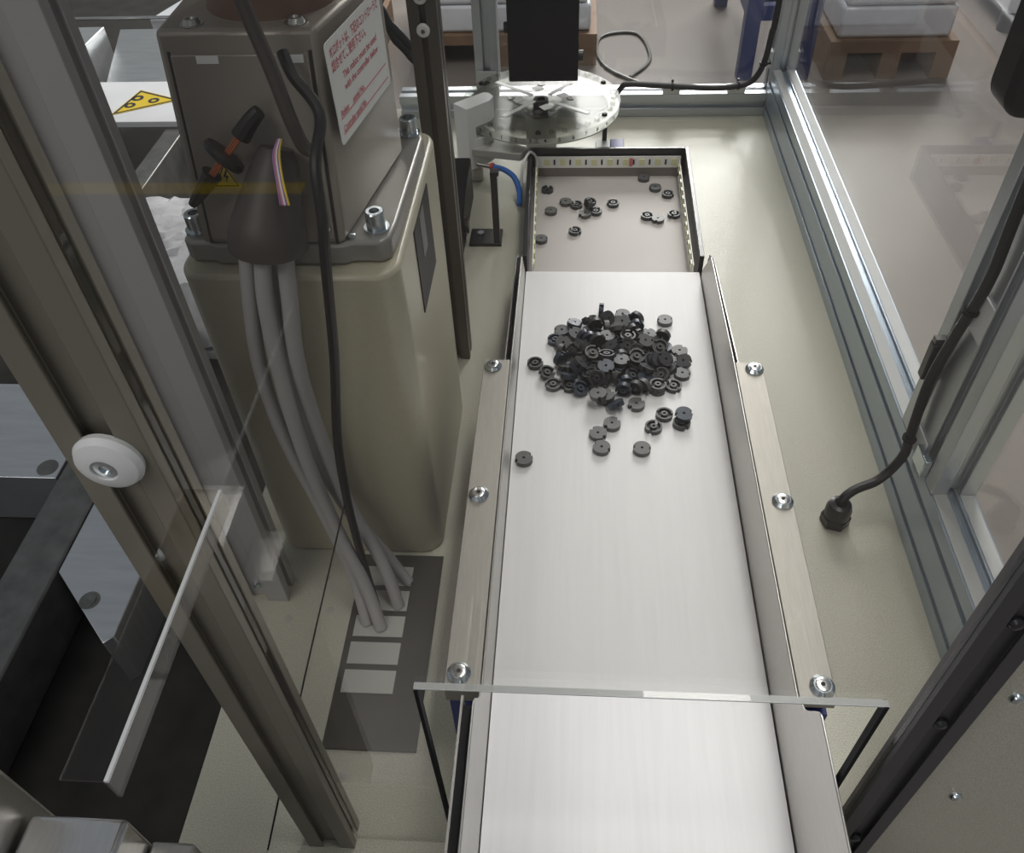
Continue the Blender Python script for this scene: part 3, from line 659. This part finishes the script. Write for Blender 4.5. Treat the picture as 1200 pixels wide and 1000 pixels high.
tag(MB().tube([(-0.200, 0.572, 0.5400), (-0.1930, 0.5620, 0.5280), (-0.1760, 0.550, 0.506), (-0.1770, 0.520, 0.484), (-0.1755, 0.505, 0.450), (-0.1790, 0.500, 0.415), (-0.1900, 0.500, 0.325), (-0.2050, 0.498, 0.230), (-0.2100, 0.494, 0.150), (-0.2080, 0.486, 0.070), (-0.2000, 0.470, 0.002)], 0.0042, 10, 6).build('black_cable', 'rubber'), 'thin black cable hanging beside the grey cable bundle', 'cable')
tag(MB().tube([(-0.222, 0.556, 0.66), (-0.2130, 0.5550, 0.582), (-0.2020, 0.5480, 0.538), (-0.1950, 0.5430, 0.505), (-0.1910, 0.546, 0.484), (-0.190, 0.566, 0.470)], 0.0052, 10, 6).build('arm_cable', 'sheath'), 'dark brown cable crossing the robot front cover from the arm', 'cable')

tag(MB().tube([(-0.2115, 0.4930, 0.150), (-0.2340, 0.355, 0.074), (-0.2530, 0.2250, 0.0012)], 0.0008, 6, 4).build('thin_line', 'black'), 'very thin taut black cord running from the cable bundle down to the table front', 'line')  # thin straight black line from the cable bundle to the table front

# cable entry plate in the table
ce = thing('cable_entry_plate', 'dark cable entry plate with pale blank plugs on the table', 'cable entry', (-0.182, 0.43, 0))
B(-0.226, -0.136, 0.315, 0.536, 0.0002, 0.0022).build('entry_frame', 'entry_dark', ce, 0.0005)
for k, y in enumerate((0.371, 0.402, 0.433, 0.464, 0.495)):
    B(-0.219, -0.167, y, y+0.0245, 0.0022, 0.0034).build('blank_plug', 'plug', ce, 0.0004)

# ------------------------------------------------------------------ right cable, gland, clips
gl = thing('cable_gland', 'black hexagon cable gland screwed into the beige table', 'gland', (0.302, 0.600, 0))
MB().cyl((0.302, 0.600, 0.0), (0, 0, 1), 0.0165, 0.012, 6).build('hex_base', 'black_satin', gl, 0.001)
MB().lathe([(0.0138, 0.012), (0.0142, 0.024), (0.0120, 0.031), (0.0075, 0.033), (0.0075, 0.030), (0.002, 0.030)], (0.302, 0.600, 0), seg=18).build('cap_nut', 'black_satin', gl)
pcable = tag(MB().tube([(0.302, 0.600, 0.028), (0.3050, 0.6035, 0.038), (0.3180, 0.611, 0.044), (0.3400, 0.620, 0.047), (0.3550, 0.627, 0.060), (0.3620, 0.628, 0.085), (0.3620, 0.632, 0.110), (0.3620, 0.640, 0.180), (0.3620, 0.630, 0.250), (0.3620, 0.617, 0.320), (0.3620, 0.622, 0.391), (0.3620, 0.63, 0.55), (0.3620, 0.63, 1.0)], 0.0052, 10, 6).build('power_cable', 'rubber'), 'black power cable rising from the gland along the double post', 'cable')
def clip(x0, x1, y0, y1, z0, z1, label, tie):
    t = thing('cable_clip', label, 'cable clip', (x0, (y0+y1)/2, z0), 'cable clips'); B(x0, x1, y0, y1, z0, z1).build('clip_base', 'white_plastic', t, 0.0006)
    tie.build('cable_tie', 'black', t); return t
clip(0.3680, 0.3698, 0.600, 0.632, 0.260, 0.300, 'white adhesive cable clip halfway up the double post', MB().lathe([(0.0056, -0.002), (0.0074, -0.002), (0.0074, 0.002), (0.0056, 0.002)], (0.3620, 0.6235, 0.281), (0, 0, 1), 14, True).box(0.3650, 0.3682, 0.6215, 0.6255, 0.279, 0.283))
clip(0.3680, 0.3698, 0.606, 0.640, 0.0935, 0.122, 'white adhesive cable clip at the foot of the double post', MB().lathe([(0.0056, -0.002), (0.0074, -0.002), (0.0074, 0.002), (0.0056, 0.002)], (0.3620, 0.6310, 0.106), (0, 0, 1), 14, True).box(0.3650, 0.3682, 0.6290, 0.6330, 0.104, 0.108))
sl = thing('cable_splice', 'stubby black connector housing on the double post beside the cable', 'connector', (0.366, 0.66, 0.19))
B(0.3590, 0.3698, 0.652, 0.664, 0.170, 0.215).build('housing', 'black_satin', sl, 0.0015)
B(0.3595, 0.3694, 0.654, 0.662, 0.216, 0.222).build('end_cap', 'grey_steel', sl)

rc = tag(MB().tube([(0.045, 1.585, 0.003), (0.070, 1.588, 0.030), (0.090, 1.591, 0.062), (0.104, 1.592, 0.069), (0.150, 1.592, 0.067), (0.208, 1.592, 0.063), (0.260, 1.592, 0.060), (0.300, 1.592, 0.062), (0.335, 1.592, 0.072), (0.352, 1.592, 0.105), (0.357, 1.592, 0.160), (0.360, 1.592, 0.260), (0.360, 1.592, 1.0)], 0.0056, 10, 6).build('back_cable', 'rubber'), 'black cable running along the back rail and up the corner post', 'cable')
for x, lab in ((0.188, 'white clip in the middle of the back rail holding the black cable'), (0.312, 'white clip on the back rail near the corner post')):
    clip(x-0.016, x+0.016, 1.5995-0.0005, 1.6170, 0.0455, 0.0580, lab, MB().lathe([(0.0060, -0.0018), (0.0078, -0.0018), (0.0078, 0.0018), (0.0060, 0.0018)], (x, 1.592, 0.0635 if x < 0.25 else 0.0645), (1, 0, 0), 14, True).box(x-0.002, x+0.002, 1.5975, 1.6030, 0.0560, 0.0740))
clip(0.3640, 0.3698, 1.602, 1.622, 0.092, 0.122, 'white clip at the foot of the corner post holding the black cable', MB().lathe([(0.0060, -0.0018), (0.0078, -0.0018), (0.0078, 0.0018), (0.0060, 0.0018)], (0.352, 1.592, 0.105), (0.1, 0, 1), 14, True).box(0.3570, 0.3650, 1.590, 1.606, 0.104, 0.108))

# handheld teach pendant hanging at the double post
tp = thing('teach_pendant', 'black rounded control pendant hanging high beside the double post', 'pendant', (0.30, 0.5, 0.53))
MB().extr(rrect(0.246, 0.340, 0.531, 0.76, 0.014), 0.480, 0.510, 'y').build('pendant_case', 'black', tp, 0.004)
B(0.258, 0.328, 0.4785, 0.4800, 0.56, 0.74).build('pendant_screen', 'black_satin', tp)

# ------------------------------------------------------------------ guard beside the front post, left neighbour machine
gd = thing('reflection_strip', 'bent smoked acrylic guard strip imitating a mirror image in the front panel beside the grey brown post', 'reflection', (-0.168, 0.17, 0.42))  # a mirror image in the front panel, built as a solid strip
B(-0.1765, -0.1604, 0.105, 0.2375, 0.4730, 0.4745).build('top_leaf', 'smoked', gd)
B(-0.1605, -0.1590, 0.105, 0.2375, 0.4600, 0.4730).build('side_leaf', 'smoked', gd)
B(-0.1603, -0.1588, 0.105, 0.2375, 0.4731, 0.4746).build('bend_edge', 'edge_clear', gd)

nb = thing('neighbour_bed', 'dark steel bed of the neighbouring machine beside the table', 'machine bed', (-0.9, 1.2, -0.85))
MB().extr([(-2.6, 0.10), (-0.372, 0.10), (-0.372, 1.45), (-0.62, 1.45), (-0.62, 3.3), (-2.6, 3.3)], -0.20, -0.14, 'z').build('bed_plate', 'dark_bed', nb, 0.002)
B(-1.80, -0.60, 0.30, 2.50, -0.85, -0.20).build('bed_body', 'dark_bed', nb)
GB = 'bars on the neighbouring bed'
tag(B(-0.672, -0.608, 0.15, 1.00, -0.139, -0.05).build('guide_bar', 'grey_steel', None, 0.003), 'scuffed grey steel guide bar running along the dark bed', 'bar')
p1 = thing('machined_plate', 'bright machined aluminium plate with one counterbore behind the guide bar', 'plate', (-0.75, 0.8, -0.14))
MB().extr([(-0.95, 0.68), (-0.675, 0.68), (-0.675, 0.86), (-0.95, 0.86)], -0.138, -0.05, 'z').build('plate_body', 'machined', p1, 0.001)
MB().lathe([(0.014, 0.0), (0.014, 0.0006), (0.010, 0.0006), (0.008, 0.0003), (0.002, 0.0003)], (-0.694, 0.698, -0.05), seg=20).build('counterbore', 'grey_steel', p1)
p2 = thing('machined_plate', 'bright pointed aluminium plate with a hex screw between bar and table', 'plate', (-0.55, 0.55, -0.14))
MB().extr([(-0.512, 0.443), (-0.503, 0.452), (-0.503, 0.70), (-0.605, 0.70), (-0.605, 0.535)], -0.138, -0.05, 'z').build('plate_body', 'machined', p2, 0.001)
MB().lathe([(0.012, 0.0), (0.012, 0.0006), (0.0085, 0.0006), (0.0075, 0.002), (0.004, 0.002), (0.001, 0.0008)], (-0.550, 0.497, -0.05), seg=20).build('hex_screw', 'grey_steel', p2)
tag(B(-0.80, -0.68, 0.90, 1.02, -0.139, -0.03).build('black_carriage', 'black', None, 0.004), 'black carriage block at the end of the machined plate', 'carriage')
# cable chain steps and blocks lower down
ch = thing('drag_chain', 'black drag chain lying on the dark bed beside the steel blocks', 'cable chain', (-0.45, 0.2, -0.14))
for k in range(9):
    B(-0.60+0.022*k, -0.582+0.022*k, 0.185, 0.235, -0.1395, -0.112).build('chain_link', 'black', ch, 0.001)
q1 = thing('steel_block', 'bright bare steel block below the grey brown front post', 'block', (-0.33, 0.1, 0.1))
B(-0.292, -0.236, 0.095, 0.150, -0.16, 0.298).build('block_body', 'steel_bright', q1, 0.003)
B(-0.2355, -0.210, 0.110, 0.150, -0.16, 0.262).build('side_plate', 'steel', q1, 0.002)
q2 = thing('steel_cover', 'plain grey steel cover leaning behind the bare steel block', 'cover', (-0.36, 0.1, 0.1))
B(-0.400, -0.2945, 0.100, 0.160, -0.16, 0.352).build('cover_body', 'steel', q2, 0.003)

wp = thing('white_shelf', 'white shelf plate with a yellow warning sticker on the neighbouring machine', 'shelf', (-0.95, 1.65, -0.14))
B(-1.25, -0.74, 1.596, 1.790, -0.012, 0.0).build('shelf_plate', 'white_paint', wp, 0.001)
B(-1.22, -1.20, 1.62, 1.64, -0.14, -0.012).build('shelf_leg', 'grey_steel', wp); B(-0.79, -0.77, 1.62, 1.64, -0.14, -0.012).build('shelf_leg', 'grey_steel', wp)
tv = [(-0.965, 1.625), (-0.838, 1.695), (-0.945, 1.745)]
sk = MB().extr(tv, 0.0002, 0.0010, 'z').build('warning_sticker', 'yellow', wp)
cxs = sum(p[0] for p in tv)/3; cys = sum(p[1] for p in tv)/3
mb = MB()
for k in range(3):
    a, b = tv[k], tv[(k+1) % 3]; f1, f2 = 0.94, 0.82
    q = [(cxs+(p[0]-cxs)*f, cys+(p[1]-cys)*f) for p, f in ((a, f1), (b, f1), (b, f2), (a, f2))]
    mb.extr(q, 0.0010, 0.0014, 'z')
mb.build('sticker_border', 'ink', sk)
for dx, dy, r in ((-0.020, 0.016, 0.013), (0.020, 0.004, 0.012), (-0.024, -0.018, 0.012)):
    MB().lathe([(r*0.45, 0.0010), (r, 0.0010), (r, 0.0014), (r*0.45, 0.0014)], (cxs+dx, cys+dy, 0), seg=14, closed=True).build('gear_symbol', 'ink', sk)
tag(MB().hexa([(-1.05, 1.795, -0.02), (-0.86, 1.795, -0.02), (-0.92, 2.02, 0.02), (-1.09, 2.02, 0.02)], [(-1.05, 1.795, -0.012), (-0.86, 1.795, -0.012), (-0.92, 2.02, 0.028), (-1.09, 2.02, 0.028)]).build('slide_sheet', 'machined'), 'sloping bright aluminium slide sheet behind the white shelf', 'sheet')
for x, lab in ((-1.135, 'steel clamp block with bolt at the outer side of the slide sheet'),):
    t = thing('clamp_block', lab, 'block', (x, 1.95, -0.14))
    B(x-0.05, x+0.03, 1.87, 1.98, -0.139, 0.05).build('block_body', 'machined', t, 0.003)
    B(x-0.05, x+0.03, 1.83, 1.869, -0.139, 0.02).build('block_foot', 'black_satin', t, 0.002)
    MB().cyl((x, 1.85, 0.02), (0, 0, 1), 0.010, 0.008, 6).build('hex_bolt', 'zinc', t)
tag(MB().hexa([(-1.04, 2.08, -0.05), (-0.98, 2.08, -0.05), (-0.88, 2.40, -0.05), (-0.95, 2.40, -0.05)], [(-1.04, 2.08, 0.03), (-0.98, 2.08, 0.03), (-0.88, 2.40, 0.03), (-0.95, 2.40, 0.03)]).build('slide_rail', 'film', None, 0.003), 'bright plastic slide rail lying diagonally behind the slide sheet', 'rail')
tag(B(-0.835, -0.795, 1.30, 1.585, -0.139, -0.01).build('dark_beam', 'grey_steel', None, 0.002), 'dark square beam running under the white shelf', 'beam')
bw = MB(); nx, ny = 22, 26; rb_ = random.Random(3)
vsb = []; 
for j in range(ny+1):
    for i in range(nx+1):
        x = -0.83 + 0.30*i/nx; y = 1.02 + 0.31*j/ny
        e = min(i, nx-i, j, ny-j); z = -0.125 + (0.115 if e > 1 else 0.055*e) + 0.010*rb_.random()
        vsb.append((x + 0.005*rb_.random(), y + 0.005*rb_.random(), z))
bw.add(vsb, [(j*(nx+1)+i, j*(nx+1)+i+1, (j+1)*(nx+1)+i+1, (j+1)*(nx+1)+i) for j in range(ny) for i in range(nx)])
bw.box(-0.828, -0.535, 1.022, 1.325, -0.1395, -0.125)
tag(bw.build('bubble_wrap_pack', 'bubble'), 'crumpled pack of bubble wrap between white shelf and robot pedestal', 'packaging')

for k, (p_, lab) in enumerate((([(-0.62, 1.70, 0.003-0.14), (-0.52, 1.72, 0.06), (-0.405, 1.72, 0.175), (-0.37, 1.72, 0.140), (-0.34, 1.72, 0.105), (-0.31, 1.72, 0.06), (-0.26, 1.70, -0.10), (-0.25, 1.70, -0.84)], 'upper black cable of the loop behind the robot'),
        ([(-0.66, 1.72, 0.003-0.14), (-0.54, 1.74, 0.04), (-0.400, 1.74, 0.135), (-0.365, 1.74, 0.100), (-0.34, 1.74, 0.07), (-0.31, 1.73, 0.02), (-0.27, 1.72, -0.20), (-0.27, 1.72, -0.84)], 'lower black cable of the loop behind the robot'))):
    tag(MB().tube(p_, 0.009, 10, 6).build('loop_cable', 'rubber'), lab, 'cable', 'cable loops behind the robot')
tag(MB().cyl((-1.5, 2.06, 0.040), (1, 0, 0), 0.004, 0.62, 10).box(-1.48, -1.46, 2.052, 2.068, -0.139, 0.04).box(-0.91, -0.89, 2.052, 2.068, -0.139, 0.04).build('bright_rod', 'steel_bright'), 'thin bright rod across the neighbouring bed behind the slide sheet', 'rod')

# ------------------------------------------------------------------ background beyond the back and side panels
def pallet(name, label, x0, x1, y0, y1, zb, zt, n=3):
    t = thing(name, label, 'pallet', ((x0+x1)/2, (y0+y1)/2, -0.85))
    for k in range(3):
        xx = x0 + (x1-x0-0.08)*k/2
        B(xx, xx+0.08, y0, y1, -0.85, -0.85+zb*0.7).build('pallet_bearer', 'wood', t)
    B(x0, x1, y0, y1, -0.85+zb*0.7, -0.85+zb).build('pallet_deck', 'wood', t)
    h = (zt-zb)/n
    for k in range(n):
        j = 0.012*((k*7) % 3)
        B(x0+0.03+j, x1-0.03-j, y0+0.03, y1-0.03, -0.85+zb+h*k+0.002, -0.85+zb+h*(k+1)).build('wrapped_carton', 'film', t, 0.015)
    return t
pallet('loaded_pallet', 'wooden pallet of film wrapped white cartons beyond the clear side panel', 1.09, 1.62, 3.72, 4.6, 0.16, 0.42, 2)
pallet('loaded_pallet', 'wooden pallet of white cartons behind the black column', -0.75, 0.10, 3.90, 4.8, 0.14, 0.50, 3)
pallet('loaded_pallet', 'wooden pallet of white cartons seen between robot and bronze post', -1.75, -0.92, 3.45, 4.4, 0.14, 0.60, 3)
bf = thing('blue_bench', 'blue painted steel bench frame standing on the floor behind the back panel', 'bench', (0.9, 4.1, -0.85))
for x, y in ((0.715, 3.715), (0.96, 3.715), (0.715, 4.6), (0.96, 4.6)):
    B(x, x+0.065, y, y+0.065, -0.85, 0.0).build('leg', 'blue_paint', bf, 0.004)
B(0.781, 0.959, 3.725, 3.770, -0.60, -0.54).build('cross_bar', 'blue_paint', bf)
B(0.725, 0.770, 3.781, 4.599, -0.60, -0.54).build('cross_bar', 'blue_paint', bf)
B(0.66, 1.05, 3.66, 4.70, 0.001, 0.04).build('bench_top', 'blue_paint', bf, 0.003)
cbn = thing('white_cabinet', 'pale machine cabinet on castor feet beyond the side panel', 'cabinet', (2.4, 4.4, -0.85))
B(2.00, 2.9, 4.2, 5.2, -0.76, 0.5).build('cabinet_body', 'white_paint', cbn, 0.01)
for x, y in ((2.05, 4.25), (2.75, 4.25), (2.05, 5.0), (2.75, 5.0)):
    MB().cyl((x, y, -0.85), (0, 0, 1), 0.05, 0.0895, 14).build('foot', 'black_satin', cbn)
tag(MB().tube([(0.25, 3.75, -0.842), (0.35, 3.95, -0.842), (0.30, 4.25, -0.842), (0.12, 4.2, -0.842), (0.15, 3.85, -0.842), (0.45, 3.55, -0.842)], 0.008, 8, 6).build('floor_cable', 'grey_steel'), 'dark cable coiled on the factory floor behind the back panel', 'cable')
# yellow lane marking on the floor behind the photographer (seen mirrored in the front panel)
tag(B(-5.0, -1.02, -2.37, -2.29, -0.850, -0.8485).build('floor_marking', 'tape_yellow'), 'yellow lane marking tape on the factory floor', 'floor tape')
